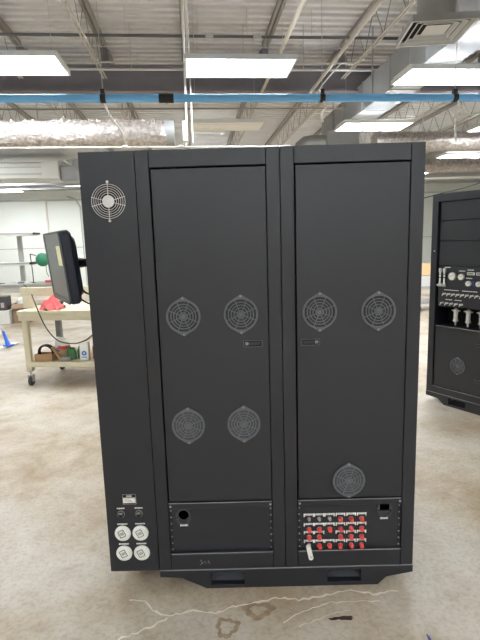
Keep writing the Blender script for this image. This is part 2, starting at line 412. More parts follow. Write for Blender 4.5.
# red dust caps and connectors on the right-hand panel
cols = (.712, .760, .809, .860, .910, .959); rows = (.340, .292, .251, .206)
def cap_mesh():
    mb = MB(); mb.lathe(steel, [(.0115, 0), (.0115, .003), (.009, .0035)], 14); mb.lathe(red, [(.0105, .003), (.0105, .007), (.0088, .009), (.0085, .013), (.0095, .015), (.0092, .019), (.006, .022), (0, .0225)], 14); return mb
def fit_mesh():
    mb = MB(); mb.lathe(steel, [(.009, 0), (.009, .005), (.006, .006), (.006, .018), (.0045, .018), (.0045, .008), (0, .008)], 6); return mb
c0 = None; f0 = None; l0 = None
for r, z in enumerate(rows):
    for c, x in enumerate(cols):
        if r == 2 and c == 2: continue
        if (r == 0 and c < 3) or (r == 3 and c == 0):
            q = part(fit_mesh(), 'connector', lp2, (x, .012, z)) if f0 is None else dup_tree(f0, loc=(x, .012, z)); f0 = f0 or q
            f0['label'] = 'bare steel connector'
        else:
            q = part(cap_mesh(), 'dust_cap', lp2, (x, .012, z-.004)) if c0 is None else dup_tree(c0, loc=(x, .012, z-.004)); c0 = c0 or q
            q['label'] = 'red rubber dust cap'
            q.rotation_euler = (math.radians(random.uniform(-4, 12)), 0, math.radians(random.uniform(-8, 8)))
        q = part(label_strip(.043 if c < 3 else .040, 1, .009, True), 'printed_label', lp2, (x, .012, z+.0165))
mb = MB(); mb.plate(white, rectl(-.011, -.082, .011, .004, .0105, 6), [circ(0, -.006, .003, 10)], -.002, .001, .0004); mb.plate(greyp, circ(.001, -.066, .0045, 14), [circ(.001, -.066, .003, 14)], -.0026, -.0019)
tg = mb.build('hanging_tag', None, (.7035, -.016, .222), (math.radians(4), math.radians(-12), 0)); tag(tg, 'white plastic tag hanging from the bottom-left connector below the red caps', 'tag')
mb = MB(); mb.torus(steel, .006, .0012, 16, 5); 
# side enclosure
side = MB(); side.plate(black, rectl(-.231, ZB, -.0015, H), [circ(-.117, 1.812, .062, 40)], 0, .004)
side.box(black, (-.231, .0041, ZB), (-.219, .62, H)); side.box(black, (-.014, .0041, ZB), (-.0015, .62, H)); side.box(black, (-.219, .0041, H-.012), (-.014, .62, H)); side.box(black, (-.219, .0041, ZB), (-.014, .62, ZB+.012)); side.box(black, (-.231, .62, ZB), (-.0015, .632, H))
se = part(side, 'side_enclosure', cab)
mb = MB(); mb.lathe(void, [(0, -.03), (.061, -.03)], 30)
mb.lathe(dark, [(.022, -.02), (.02, -.012), (0, -.012)], 20)
for i in range(7):
    a = 2*PI*i/7; mb.box(dark, (.018, .018, -.012), (.058, .021, .012), mtx=Matrix.Rotation(a, 4, 'Y')@Matrix.Rotation(.5, 4, 'X'))
part(mb, 'fan', se, (-.117, 0, 1.812))
mb = MB()
for r in (.034, .043, .052, .061, .070): mb.torus(chrome, r, .0013, 48, 5, T(0, -.005, 0))
mb.lathe(mat('hub_disc', (214, 214, 214), .5, noise=.08, nscale=90), [(0, .008), (.024, .0075), (.0255, .006), (.0255, .003)], 28)
for a in [math.radians(q_) for q_ in (90, 270, 165, 195, 15, 345)]:
    mb.tube(chrome, [(0.02*math.cos(a), -.0035, .02*math.sin(a)), (.073*math.cos(a), -.0035, .073*math.sin(a))], .0016, 5)
for a in (PI/2, -PI/2): mb.lathe(chrome, [(0, .007), (.005, .007), (.006, .001)], 12, T(.076*math.cos(a), 0, .0795*math.sin(a))); mb.tube(chrome, [(0, -.0035, .07*math.sin(a)), (0, -.0035, .08*math.sin(a))], .0018, 5)
g = part(mb, 'fan_guard', se, (-.117, 0, 1.812)); g['label'] = 'round silver wire fan guard'
mb = MB(); mb.box(steel, (-.031, -.0015, -.025), (.031, 0, .025)); mb.box(dark, (-.029, -.002, .010), (.029, -.001, .0235)); mb.box(white, (-.027, -.0025, -.017), (.027, -.001, .006)); mb.box(dark, (-.029, -.002, -.0235), (.029, -.001, -.019))
for i in range(5): mb.box(lettering, (-.012+i*.005, -.0026, .014), (-.009+i*.005, -.0018, .02))
for r in range(3): mb.box(greyp, (-.022, -.003, .002-r*.007), (.004+r*.006, -.0022, .0035-r*.007))
part(mb, 'nameplate', se, (-.120, 0, .468))
for x in (-.163, -.080):
    mb = MB(); mb.lathe(greyp, [(.0175, 0), (.0175, .004), (.015, .006), (.0145, .006)], 20); mb.lathe(dark, [(.0148, .0055), (.0, .0055)], 20); mb.box(dark, (-.008, -.016, -.011), (.008, -.004, .009), .002); mb.box(brushed, (-.0085, -.0165, .0035), (.0085, -.006, .0095), .001)
    part(mb, 'switch', se, (x, 0, .396)); part(label_strip(.036), 'printed_label', se, (x, 0, .4205))
for x, z in ((-.161, .298), (-.078, .298), (-.161, .196), (-.078, .196)):
    mb = MB(); mb.lathe(white, [(.0375, 0), (.0375, .005), (.035, .009), (.031, .010), (.029, .015), (.026, .017), (0, .0175)], 36)
    mb.plate(greyp, rectl(-.015, -.018, .015, .018, .004), [rectl(-.012, -.015, .012, .015, .003)], -.0195, -.017, mtx=Matrix.Rotation(math.radians(-25), 4, 'Y')@T(.002, 0, .006))
    for k_ in range(3): mb.box(greyp, (-.007+k_*.006, -.0195, -.007), (-.0045+k_*.006, -.017, .007), mtx=Matrix.Rotation(math.radians(-25), 4, 'Y')@T(.002, 0, .006))
    q = part(mb, 'power_inlet', se, (x, 0, z)); q['label'] = 'round white power inlet with lid'
    part(label_strip(.046), 'printed_label', se, (x, 0, z+.043))
# ------------------------------------------------------------------ instrument cabinet (right)
ROT2 = math.radians(-56.6)
ins = thing('instrument_cabinet', 'black instrument cabinet with gauges and glass filters at the right edge', 'cabinet', (2.25, 2.60, 0), ROT2)
W2 = 1.2
for x0, x1 in ((0, .062), (.585, .655), (1.138, 1.2)):
    mb = MB(); mb.box(black, (x0, 0, ZB), (x1, .05, H), .002)
    if x0 == 0: mb.lathe(white, [(0, .003), (.006, .003), (.007, 0)], 12, T(.037, 0, 1.486))
    part(mb, 'post', ins)
mb = MB(); mb.box(black, (.062, 0, 1.942), (1.138, .05, H), .002); part(mb, 'top_rail', ins)
mb = MB(); mb.box(black, (.062, 0, ZB), (1.138, .05, .165), .002); mb.box(brushed, (.062, -.001, .163), (1.138, .004, .167)); part(mb, 'bottom_rail', ins)
mb = MB(); mb.box(black, (0, .05, ZB), (.015, .8, H)); part(mb, 'side_panel', ins)
mb = MB(); mb.box(black, (1.185, .05, ZB), (1.2, .8, H)); part(mb, 'side_panel', ins)
mb = MB(); mb.box(black, (.015, .05, H-.015), (1.185, .8, H)); part(mb, 'top_panel', ins)
mb = MB(); mb.box(black, (0, .8, ZB), (1.2, .815, H)); part(mb, 'back_panel', ins)
mb = MB(); poly2 = [(0, ZB), (0, .055), (.13, .05), (.2, 0), (1.0, 0), (1.07, .05), (1.2, .055), (1.2, ZB)]
s2 = [rectl(.252, .02, .422, .08), rectl(.78, .02, .95, .08)]
mb.plate(black, poly2, s2, -.004, .03, .0012); mb.plate(black, poly2, s2, .78, .81)
for z in (.008, .086): mb.box(black, (.2, .03, z), (1.0, .78, z+.006))
part(mb, 'base', ins)
mb = MB(); mb.box(brushed, (0, -.006, ZB-.002), (1.2, -.001, ZB+.001)); part(mb, 'base_edge_strip', ins)
for za, zb_ in ((1.769, 1.938), (1.581, 1.763), (1.35, 1.575)):
    mb = MB(); mb.box(blackdoor, (.078, .02, za), (.575, .03, zb_), .0015); part(mb, 'blank_panel', ins)
ip = MB(); ip.box(blackdoor, (.078, .02, .965), (.575, .03, 1.345), .0015); ipo = part(ip, 'gauge_panel', ins)
silver = mat('nickel_fitting', (216, 214, 208), .4, .35, noise=.05)
facem = mat('gauge_face', (232, 232, 226), .4)
for x in (.103, .148):
    mb = MB(); mb.tube(facem, [(0, -.012, -.055), (0, -.012, .055)], .009, 12)
    mb.box(silver, (-.012, -.024, .05), (.012, 0, .085), .003); mb.box(silver, (-.012, -.024, -.085), (.012, 0, -.05), .003); mb.box(dark, (-.013, -.026, -.004), (.013, -.01, .004)); mb.box(dark, (-.013, -.026, .03), (.013, -.01, .034)); mb.lathe(silver, [(0, .05), (.009, .05), (.009, .03)], 12, T(0, 0, -.07))
    part(mb, 'flow_meter', ipo, (x, .02, 1.237))
for x, z, r in ((.228, 1.252, .036), (.318, 1.251, .029), (.389, 1.193, .024), (.486, 1.193, .024)):
    mb = MB(); mb.lathe(silver, [(r, 0), (r, .02), (r*.94, .024), (r*.88, .024)], 28); mb.lathe(facem, [(r*.89, .021), (0, .021)], 28)
    mb.box(dark, (-.001, -.0225, 0), (.001, -.0215, r*.7), mtx=Matrix.Rotation(.7, 4, 'Y')); part(mb, 'gauge', ipo, (x, .02, z))
    if r < .026:
        mb = MB(); mb.box(mat('blue_dial', (40, 70, 130), .4), (.028, -.004, -.02), (.05, 0, .02)); mb.build('blue_marker', ipo, (x, .02, z)) if x < .4 else mb.bm.free()
for x in (.406, .492):
    mb = MB(); mb.box(silver, (-.035, -.008, -.013), (.035, 0, .013), .002); mb.box(mat('display_green', (120, 140, 126), .3), (-.026, -.0095, -.008), (.026, -.007, .008)); part(mb, 'display', ipo, (x, .02, 1.283))
v0 = None
def valve():
    mb = MB(); mb.lathe(silver, [(.009, 0), (.009, .006), (.006, .008), (.006, .024), (.0095, .026), (.0095, .036), (0, .038)], 12)
    mb.tube(silver, [(0, -.032, 0), (-.010, -.036, -.018)], .0045, 6); return mb
for i in range(9):
    q = part(valve(), 'valve', ipo, (.156+i*.046, .02, 1.085)) if v0 is None else dup_tree(v0, loc=(.156+i*.046, .02, 1.085)); v0 = v0 or q
for i in range(5): dup_tree(v0, loc=(.136+i*.049, .02, .997))
for xa, z in ((.156, 1.118), (.34, 1.118), (.136, 1.027), (.23, 1.027)):
    part(label_strip(.15 if z > 1.1 else .07, 1, .007), 'printed_label', ipo, (xa+.06, .02, z))
for xa, z in ((.17, 1.33), (.318, 1.30), (.4, 1.312), (.39, 1.237)): part(label_strip(.06, 1, .007), 'printed_label', ipo, (xa, .02, z))
mb = MB(); mb.box(void, (.078, .2, .775), (.575, .21, .962)); mb.box(void, (.078, .02, .957), (.575, .2, .962)); mb.box(black, (.078, -.002, .763), (.575, .2, .775), .002); mb.box(brushed, (.078, -.003, .772), (.575, 0, .776)); part(mb, 'recess', ins)
for x in (.242, .367, .492):
    mb = MB(); Rx = Matrix.Rotation(-PI/2, 4, 'X')
    mb.lathe(silver, [(0, .07), (.014, .07), (.010, .055), (.025, .053), (.025, .03), (.019, .028), (.019, -.045), (.024, -.047), (.024, -.062), (.014, -.066), (.008, -.07), (.008, -.1), (0, -.1)], 20, Rx)
    mb.tube(silver, [(-.042, 0, .042), (.042, 0, .042)], .007, 8)
    f = part(mb, 'filter_housing', ins, (x, .07, .885))
mb = MB(); mb.box(blackdoor, (.072, .012, .172), (.578, .03, .758), .0015); d2 = part(mb, 'door', ins)
part(vent_mesh(), 'vent_guard', d2, (.321, .012, .412)); part(latch_mesh(True), 'latch', d2, (.535, .012, .305)); part(latch_mesh(True), 'latch', d2, (.535, .012, .64))
mb = MB(); mb.box(blackdoor, (.66, .015, .17), (1.132, .03, 1.938), .002); part(mb, 'door', ins)
# ------------------------------------------------------------------ monitor on the cabinet's left side
mon = thing('monitor', 'black flat monitor with pale yellow note, on an arm at the cabinet left side', 'monitor', (-.388, .17, 1.53), math.radians(-60))
scr = mat('monitor_screen', (112, 116, 118), .22, noise=.04, nscale=5); mdark = mat('monitor_shell', (48, 53, 66), .5); bez = mat('monitor_bezel', (96, 98, 98), .4)
mb = MB(); mb.plate(mdark, rectl(-.47, -.175, 0, .175, .03), [], .002, .056, .012)
mb.plate(mdark, rectl(-.44, -.15, -.04, .15, .05), [], .05, .078, .012); mb.build('housing', mon)
mon.rotation_euler.x = math.radians(5); MMON = Matrix.Translation((-.388, .17, 1.53))@Matrix.Rotation(math.radians(-60), 4, 'Z')@Matrix.Rotation(math.radians(5), 4, 'X')
mb = MB(); mb.plate(bez, rectl(-.468, -.173, -.002, .173, .028), [rectl(-.456, -.142, -.014, .163, .012)], -.004, .004, .001); mb.build('bezel', mon)
mb = MB(); mb.box(scr, (-.46, -.0005, -.145), (-.01, .003, .166)); mb.build('screen', mon)
mb = MB(); mb.box(mat('yellow_note', (246, 243, 204), .8), (-.125, -.0025, .012), (-.02, -.001, .105)); mb.build('sticky_note', mon)
arm = MB(); inv = MMON.inverted()
arm.box(dark, (-.27, .072, -.05), (-.17, .1, .05), .004)
P1 = V3((-.2, .095, .01)); P2 = inv@V3((-.33, .36, 1.55)); P3 = inv@V3((-.233, .36, 1.565))
arm.tube(dark, [P1, P1.lerp(P2, .7), P2.lerp(P3, .2), P3], [.026, .022, .02, .02], 10); arm.build('arm', mon)
mb = MB(); mb.box(dark, (-.245, .29, 1.48), (-.232, .43, 1.62), .003); o = mb.build('arm_mount', mon); o.matrix_parent_inverse = MMON.inverted()
def cable(name, pts, r, label, m=cablem, cat='cable', n=7):
    P = [V3(p) for p in pts]; out = []
    for i in range(len(P)-1):
        p0, p1, p2, p3 = P[max(i-1, 0)], P[i], P[i+1], P[min(i+2, len(P)-1)]
        for k_ in range(6):
            t = k_/6; out.append(.5*((2*p1)+(p2-p0)*t+(2*p0-5*p1+4*p2-p3)*t*t+(3*p1-p0-3*p2+p3)*t**3))
    out.append(P[-1]); mb = MB(); mb.tube(m, out, r, n); return tag(mb.build(name), label, cat)
cable('monitor_cable', [(-.36, .3, 1.42), (-.34, .33, 1.395), (-.29, .36, 1.39), (-.231, .38, 1.40)], .005, 'upper of two black cables between monitor and cabinet side')
cable('monitor_cable', [(-.37, .27, 1.41), (-.36, .29, 1.37), (-.31, .33, 1.335), (-.27, .36, 1.345), (-.231, .37, 1.35)], .004, 'lower sagging of two black cables between monitor and cabinet side')
# ------------------------------------------------------------------ cream cart
CR = math.radians(-6); CO = (-2.16, 3.46, 0)
cart = thing('workshop_cart', 'cream painted steel workshop cart on casters, left of the big cabinet', 'cart', CO, CR)
M_cart = Matrix.Translation(CO)@Matrix.Rotation(CR, 4, 'Z')
def cw(x, y, z): return M_cart@V3((x, y, z))
CW, CD = 1.5, .8
mb = MB(); mb.box(cream, (-.04, -.02, .86), (CW, CD, .905), .004); mb.build('top', cart)
mb = MB(); mb.box(cream, (-.03, -.012, .79), (CW-.01, .01, .86), .003); mb.build('apron', cart)
mb = MB(); mb.box(cream, (-.125, .24, 1.055), (CW, .29, 1.155), .004); mb.build('riser_rail', cart)
for x in (-.1, CW-.13): mb = MB(); mb.box(cream, (x, .235, .905), (x+.125, .29, 1.055), .004); mb.build('riser_block', cart)
for x, y in ((0, 0), (CW-.075, 0), (.03, CD-.08), (CW-.075, CD-.08)):
    mb = MB(); mb.box(cream if y < .3 else greyp, (x, y, .19), (x+.07, y+.06, .86), .004)
    if y > .3: mb.box(mat('blue_tape', (90, 140, 190), .6), (x-.001, y-.001, .78), (x+.071, y+.061, .86))
    mb.build('leg', cart)
mb = MB(); mb.box(cream, (.0, -.005, .235), (CW-.01, CD, .29), .004); mb.build('shelf', cart)
def caster(x, y):
    mb = MB(); mb.tube(steel, [(0, 0, .19), (0, 0, .12)], .014, 10); mb.box(steel, (-.045, -.045, .183), (.045, .045, .192), .002)
    for s in (-1, 1): mb.box(steel, (s*.026-.003, -.025, .05), (s*.026+.003, .03, .135), .001)
    mb.box(steel, (-.029, -.03, .125), (.029, .03, .135), .002)
    o = mb.build('caster', cart, (x, y, 0))
    mb = MB(); mb.lathe(rubber, [(0, .016), (.03, .016), (.05, .018), (.056, .012), (.056, -.012), (.05, -.018), (.03, -.016), (0, -.016)], 20, Matrix.Rotation(PI/2, 4, 'Z')); mb.build('wheel', o, (0, .0, .056))
for x, y in ((.035, .03), (CW-.04, .03), (.065, CD-.05), (CW-.04, CD-.05)): caster(x, y)
ragm = mat('red_rag_cloth', (214, 98, 98), .9, noise=.15, nscale=20)
mb = MB(); k = mb.mi(ragm); n = 18; G = [[None]*n for _ in range(n)]
for i in range(n):
    for j in range(n):
        x, y = (i/(n-1)-.5), (j/(n-1)-.5); r = math.hypot(x, y)
        z = max(.004, .15*(1-1.8*r)+.02*math.sin(14*x+3*y)+.018*math.cos(17*y-5*x)+random.uniform(0, .012))
        G[i][j] = mb.bm.verts.new((x*.25+.02*math.sin(9*y), y*.22+.02*math.sin(11*x), z))
for i in range(n-1):
    for j in range(n-1): mb.bm.faces.new((G[i][j], G[i+1][j], G[i+1][j+1], G[i][j+1]))
tag(mb.build('shop_rag', None, cw(.335, .115, .905), ang=80), 'crumpled red shop rag on the cream cart top', 'rag')
t = thing('power_drill', 'dark grey hand drill lying on the cream cart behind the rag', 'drill', cw(.24, .36, .905), CR)
mb = MB(); mb.box(mat('tool_grey', (62, 62, 64), .5), (-.14, -.03, .0), (.07, .03, .07), .015, 2); mb.box(mat('tool_dark', (40, 40, 42), .5), (.01, -.035, 0), (.06, .12, .06), .01); mb.build('body', t)
mb = MB(); mb.tube(steel, [(-.14, 0, .035), (-.17, 0, .035), (-.2, 0, .035), (-.28, 0, .035)], [.024, .024, .012, .006], 12); mb.build('chuck', t)
# things on the cart's shelf
t = thing('cardboard_tray', 'open brown cardboard tray at left end of the cart shelf', 'box', cw(.20, .12, .29), CR)
mb = MB()
for a, b in (((-.11, -.07, 0), (.11, .07, .005)), ((-.11, -.07, 0), (.11, -.065, .085)), ((-.11, .065, 0), (.11, .07, .085)), ((-.11, -.07, 0), (-.105, .07, .085)), ((.105, -.07, 0), (.11, .07, .085))): mb.box(cardb, a, b)
mb.build('tray', t)
mb = MB()
for i in range(4): mb.torus(cablem, .082+.006*(i % 2), .010, 32, 6, T(.002*i, .014*i-.02, 0)@Matrix.Rotation(.12, 4, 'X'))
tag(mb.build('cable_coil', None, cw(.20, .125, .388), ang=60), 'coil of black cable lying in the cardboard tray', 'cable')
whitecard = mat('white_card', (236, 236, 232), .6, noise=.03); blueprint = mat('blue_print', (70, 120, 200), .6)
def carton(loc, sx, sy, sz, label, rx=0, ry=0, rz=0, motif=True, name='carton'):
    t = thing(name, label, 'box', loc, rz); t.rotation_euler = (rx, ry, rz)
    mb = MB(); mb.box(whitecard, (-sx/2, -sy/2, 0), (sx/2, sy/2, sz), .002); mb.build('carton_body', t)
    if motif:
        mb = MB(); mb.plate(blueprint, circ(0, sz*.4, sx*.28, 20), [circ(0, sz*.4, sx*.1, 14)], -sy/2-.0015, -sy/2+.001); mb.box(blueprint, (-sx*.3, -sy/2-.0015, sz*.15), (sx*.3, -sy/2+.001, sz*.2)); mb.build('printed_panel', t)
    return t
carton(cw(.27, .3, .29), .1, .06, .24, 'white carton standing behind the brown wedge block on the cart shelf', ry=.12)
carton(cw(.675, .14, .29), .105, .06, .21, 'white carton with blue print beside the big cabinet on the cart shelf', ry=.03)
mb = MB(); mb.box(cardb, (-.012, -.03, .0), (.012, .03, .19), .003, mtx=Matrix.Rotation(-.55, 4, 'Y')@T(-.0, 0, .008)); tag(mb.build('wedge_block', None, cw(.405, .1, .29)), 'brown board leaning between tray and cup on the cart shelf', 'board')
t = thing('paper_cup', 'brown cup with red band on the cart shelf', 'cup', cw(.385, .22, .29))
Rv = Matrix.Rotation(-PI/2, 4, 'X')
mb = MB(); mb.lathe(mat('cup_tan', (196, 170, 140), .7), [(0, .0), (.045, 0), (.062, .14), (.058, .14), (.042, .008), (0, .008)], 24, Rv); mb.build('cup_body', t)
mb = MB(); mb.lathe(mat('cup_red', (218, 84, 66), .5), [(.062, .12), (.068, .12), (.07, .155), (.06, .16)], 24, Rv); mb.lathe(white, [(.06, .158), (.055, .2), (.02, .215), (0, .215)], 24, Rv); mb.build('lid', t)
greenm = mat('green_bottle', (72, 120, 78), .4, noise=.08)
for i, (x, y, lab) in enumerate(((.46, .2, 'leftmost of three short green bottles on the cart shelf'), (.525, .16, 'middle of three short green bottles on the cart shelf'), (.585, .22, 'rightmost of three short green bottles on the cart shelf'))):
    t = thing('green_bottle', lab, 'bottle', cw(x, y, .29), 0, 'green bottles on the cart shelf')
    mb = MB(); mb.lathe(greenm, [(0, 0), (.036, 0), (.037, .09), (.028, .115), (.018, .12), (0, .12)], 18, Rv); mb.build('bottle_body', t)
    mb = MB(); mb.lathe(greenm, [(.02, .118), (.021, .145), (0, .147)], 14, Rv); mb.build('cap', t)
mb = MB(); mb.box(mat('grey_tape_box', (140, 142, 140), .6), (-.06, -.03, 0), (.06, .03, .05), .01); tag(mb.build('grey_case', None, cw(.47, .065, .29)), 'small grey case in front of the green bottles', 'case')
t = thing('red_toolbox', 'dark red box on the cart shelf partly behind the big cabinet', 'toolbox', cw(.87, .22, .29), CR)
mb = MB(); mb.box(mat('dark_red', (150, 50, 60), .5), (-.1, -.08, 0), (.14, .08, .16), .008); mb.build('box_body', t)
mb = MB(); mb.tube(mat('dark_red_handle', (120, 36, 44), .5), [(-.05, 0, .16), (-.04, 0, .2), (.08, 0, .2), (.09, 0, .16)], .008, 8); mb.build('handle', t)
# drooping cable from the bench to the cabinet
cable('drooping_cable', [py(24, 285, 4.26), py(30, 291, 3.9), py(35, 303, 3.35), py(42, 320, 3.3), py(50, 333, 3.25), (py(60, 341.5, 3.1)), py(74, 343.5, 2.7), py(86, 340, 2.0), py(97, 333, 1.0), (-.232, .5, 1.15)], .007, 'long black cable drooping in front of the cream cart')
# ------------------------------------------------------------------ far bench, boxes, mop
ben = thing('workbench', 'long grey workbench with overhead shelf against the far left', 'workbench', uv(0, 10.3), TH)
bgrey = mat('bench_frame_grey', (170, 170, 164), .5, noise=.04); bwhite = mat('bench_white', (222, 222, 216), .5)
mb = MB(); mb.box(bgrey, (-6.6, -.1, .70), (-3.15, .75, .745), .004); mb.build('bench_top', ben)
mb = MB(); mb.box(bwhite, (-6.6, .0, .52), (-3.2, .02, .70)); mb.build('apron', ben)
for x in (-6.5, -4.05, -3.25):
    for y in (.05, .65):
        mb = MB(); mb.box(bgrey, (x-.03, y-.03, 0), (x+.03, y+.03, .70)); mb.build('leg', ben)
for x in (-6.4, -4.07):
    mb = MB(); mb.box(bgrey, (x-.055, .25, .745), (x+.055, .31, 1.93), .004); mb.build('upright', ben)
mb = MB(); mb.box(bwhite, (-6.6, .0, 1.92), (-3.66, .4, 1.97), .004); mb.box(bgrey, (-6.6, -.01, 1.955), (-3.64, .41, 1.99), .004); mb.box(dark, (-3.66, -.01, 1.945), (-3.59, .41, 1.992), .01); mb.build('overhead_shelf', ben)
mb = MB(); mb.box(bwhite, (-6.6, .0, 1.19), (-3.8, .35, 1.25), .004); mb.box(bgrey, (-6.6, -.01, 1.235), (-3.8, .36, 1.27), .004); mb.box(dark, (-3.8, -.01, 1.21), (-3.73, .36, 1.272), .01); mb.build('shelf', ben)
gl = thing('green_lamp', 'round green lamp head on a thin black stand on the far bench', 'lamp', uv(-3.82, 10.55, .745), TH)
grn = mat('green_enamel', (48, 128, 96), .4, noise=.05)
mb = MB(); mb.lathe(grn, [(0, .07), (.06, .065), (.14, .035), (.17, 0), (.165, -.01), (0, -.02)], 28); mb.build('lamp_head', gl, (.27, 0, .57))
mb = MB(); mb.tube(cablem, [(0, 0, .012), (0, 0, .3), (-.02, 0, .72)], .012, 8); mb.tube(cablem, [(-.02, 0, .72), (.12, 0, .68)], .012, 8); mb.lathe(cablem, [(0, .0), (.06, 0), (.06, .012), (0, .014)], 20, Rv); mb.build('stand', gl)
cable('lamp_cord', [uv(-3.47, 10.53, 1.16), uv(-3.46, 10.5, 1.0), uv(-3.4, 10.5, .86), uv(-3.28, 10.5, .752)], .008, 'dark cord hanging below the green lamp head')
cable('shelf_cord', [uv(-4.78, 10.42, 1.92), uv(-4.75, 10.4, 1.6), uv(-4.82, 10.38, 1.272)], .01, 'pale cord hanging between the shelves of the far bench', white)
t = thing('bench_phone', 'small white device with dark screen on the far bench', 'device', uv(-4.0, 10.3, .745), TH)
mb = MB(); mb.box(white, (-.12, -.09, 0), (.12, .09, .06), .01); mb.build('device_body', t); mb = MB(); mb.box(mat('device_blue', (80, 100, 150), .3), (-.09, -.092, .015), (.07, -.088, .05)); mb.box(mat('device_dark', (50, 55, 70), .3), (-.08, -.07, .058), (.08, .05, .064)); mb.build('device_screen', t)
t = thing('red_tape_dispenser', 'small red and white item at right end of far bench', 'tape dispenser', uv(-3.42, 10.45, .745), TH)
mb = MB(); mb.box(mat('item_red', (200, 60, 70), .5), (-.08, -.04, 0), (.08, .04, .06), .01); mb.build('dispenser_base', t); mb = MB(); mb.lathe(white, [(0, .03), (.05, .03), (.05, -.03), (0, -.03)], 20); mb.build('tape_roll', t, (0, 0, .09))
mb = MB(); mb.box(mat('stool_grey', (130, 130, 128), .5), (-.1, -.03, 0), (.5, .12, .03)); tag(mb.build('bench_tray', None, uv(-5.0, 10.4, .745), (0, 0, TH)), 'flat grey tray left of the white device on far bench', 'tray')
t = thing('file_box', 'white cardboard file box on the floor at the left edge', 'box', uv(-4.02, 8.62), TH)
mb = MB(); mb.box(whitecard, (-.24, 0, 0), (.24, .36, .25), .004); mb.build('box_body', t); mb = MB(); mb.box(whitecard, (-.25, -.01, .25), (.25, .37, .3), .004); mb.build('lid', t)
mb = MB(); mb.plate(dark, rectl(-.04, .17, .04, .2, .014), [], -.004, 0); mb.build('hand_hole', t)
t = thing('storage_crate', 'dark grey crate stacked on the white file box at left edge', 'crate', uv(-4.02, 8.64, .3), TH)
mb = MB(); mb.box(mat('crate_grey', (84, 82, 84), .6, noise=.08), (-.22, .0, 0), (.2, .3, .3), .01); mb.build('crate_body', t)
mb = MB(); mb.box(mat('crate_label', (200, 190, 188), .6), (.08, -.004, .06), (.15, .001, .17)); mb.build('paper_label', t)
t = thing('cardboard_box', 'open brown cardboard box on the floor beside the white file box', 'box', uv(-3.56, 8.75), TH)
mb = MB(); q = mat('cardboard_grey', (160, 136, 112), .8, noise=.06)
for a, b in (((-.19, 0, 0), (.19, .3, .006)), ((-.19, 0, 0), (.19, .006, .42)), ((-.19, .294, 0), (.19, .3, .42)), ((-.19, 0, 0), (-.184, .3, .42)), ((.184, 0, 0), (.19, .3, .42))): mb.box(q, a, b)
mb.build('box_body', t)
mb = MB(); mb.box(q, (-.19, -.12, -.004), (.19, 0, 0), mtx=T(0, 0, .42)@Matrix.Rotation(math.radians(50), 4, 'X')); mb.build('flap', t)
mb = MB(); mb.box(dark, (.02, -.004, .05), (.05, 0, .3)); mb.box(dark, (.02, -.004, .27), (.14, 0, .31)); mb.build('black_tape', t)
mb = MB(); k = mb.mi(whitecard); bmesh.ops.create_icosphere(mb.bm, subdivisions=3, radius=.15)
for v_ in mb.bm.verts: v_.co = V3((v_.co.x*1.0, v_.co.y*.75, v_.co.z*.9))*(1+random.uniform(-.1, .1))
tag(mb.build('plastic_bag', None, uv(-3.54, 8.9, .43), ang=20), 'crumpled white bag in the open brown cardboard box', 'bag')
mp = thing('floor_mop', 'flat white floor mop with blue joint at the left edge', 'mop', pz(4, 348, 0))
mo = V3(mp.location)
mb = MB(); mb.box(white, (-.4, -.06, .0), (.32, .06, .035), .012, 2, mtx=Matrix.Rotation(math.radians(78), 4, 'Z')); mb.build('mop_head', mp)
mopb = mat('mop_blue', (50, 110, 215), .4)
a = V3((.08, 0, .035)); pj = py(3, 331, mo.y+.02)-mo; pt = py(-20, 292, mo.y+.05)-mo
mb = MB(); mb.box(mopb, (.0, -.045, .03), (.16, .045, .06), .01); mb.tube(mopb, [a, a+(pj-a)*.35, pj], [.045, .032, .018], 12); mb.build('joint', mp)
mb = MB(); mb.tube(conduitm, [pj, pt], .012, 8); mb.build('pole', mp)
# things seen in the gap between the two cabinets
st = thing('equipment_stand', 'grey rolling stand far behind, in the gap between cabinets', 'stand', uv(5.35, 8.1), TH)
sg = mat('stand_grey', (150, 150, 150), .5)
mb = MB(); mb.box(sg, (-.25, -.2, .5), (.3, .2, .54), .004); mb.build('stand_shelf', st)
mb = MB(); mb.box(sg, (-.25, -.2, .16), (.3, .2, .2), .004); mb.build('stand_shelf', st)
for x in (-.22, .27):
    for y in (-.17, .17):
        mb = MB(); mb.box(sg, (x-.02, y-.02, .12), (x+.02, y+.02, .5)); mb.build('leg', st)
        mb = MB(); mb.lathe(rubber, [(0, .02), (.06, .02), (.06, -.02), (0, -.02)], 18, Matrix.Rotation(PI/2, 4, 'Z')); mb.build('caster', st, (x, y, .06))
t = thing('shipping_carton', 'tan carton on the rolling stand in the gap between cabinets', 'box', uv(5.3, 8.1, .5), TH)
mb = MB(); mb.box(mat('grey_case_body', (196, 196, 194), .6), (-.17, -.15, 0), (.2, .15, .28), .01); mb.build('case_body', t)
mb = MB(); mb.box(mat('tan_carton', (226, 186, 140), .8), (-.2, -.16, .28), (.2, .16, .52), .006); mb.build('carton_body', t)
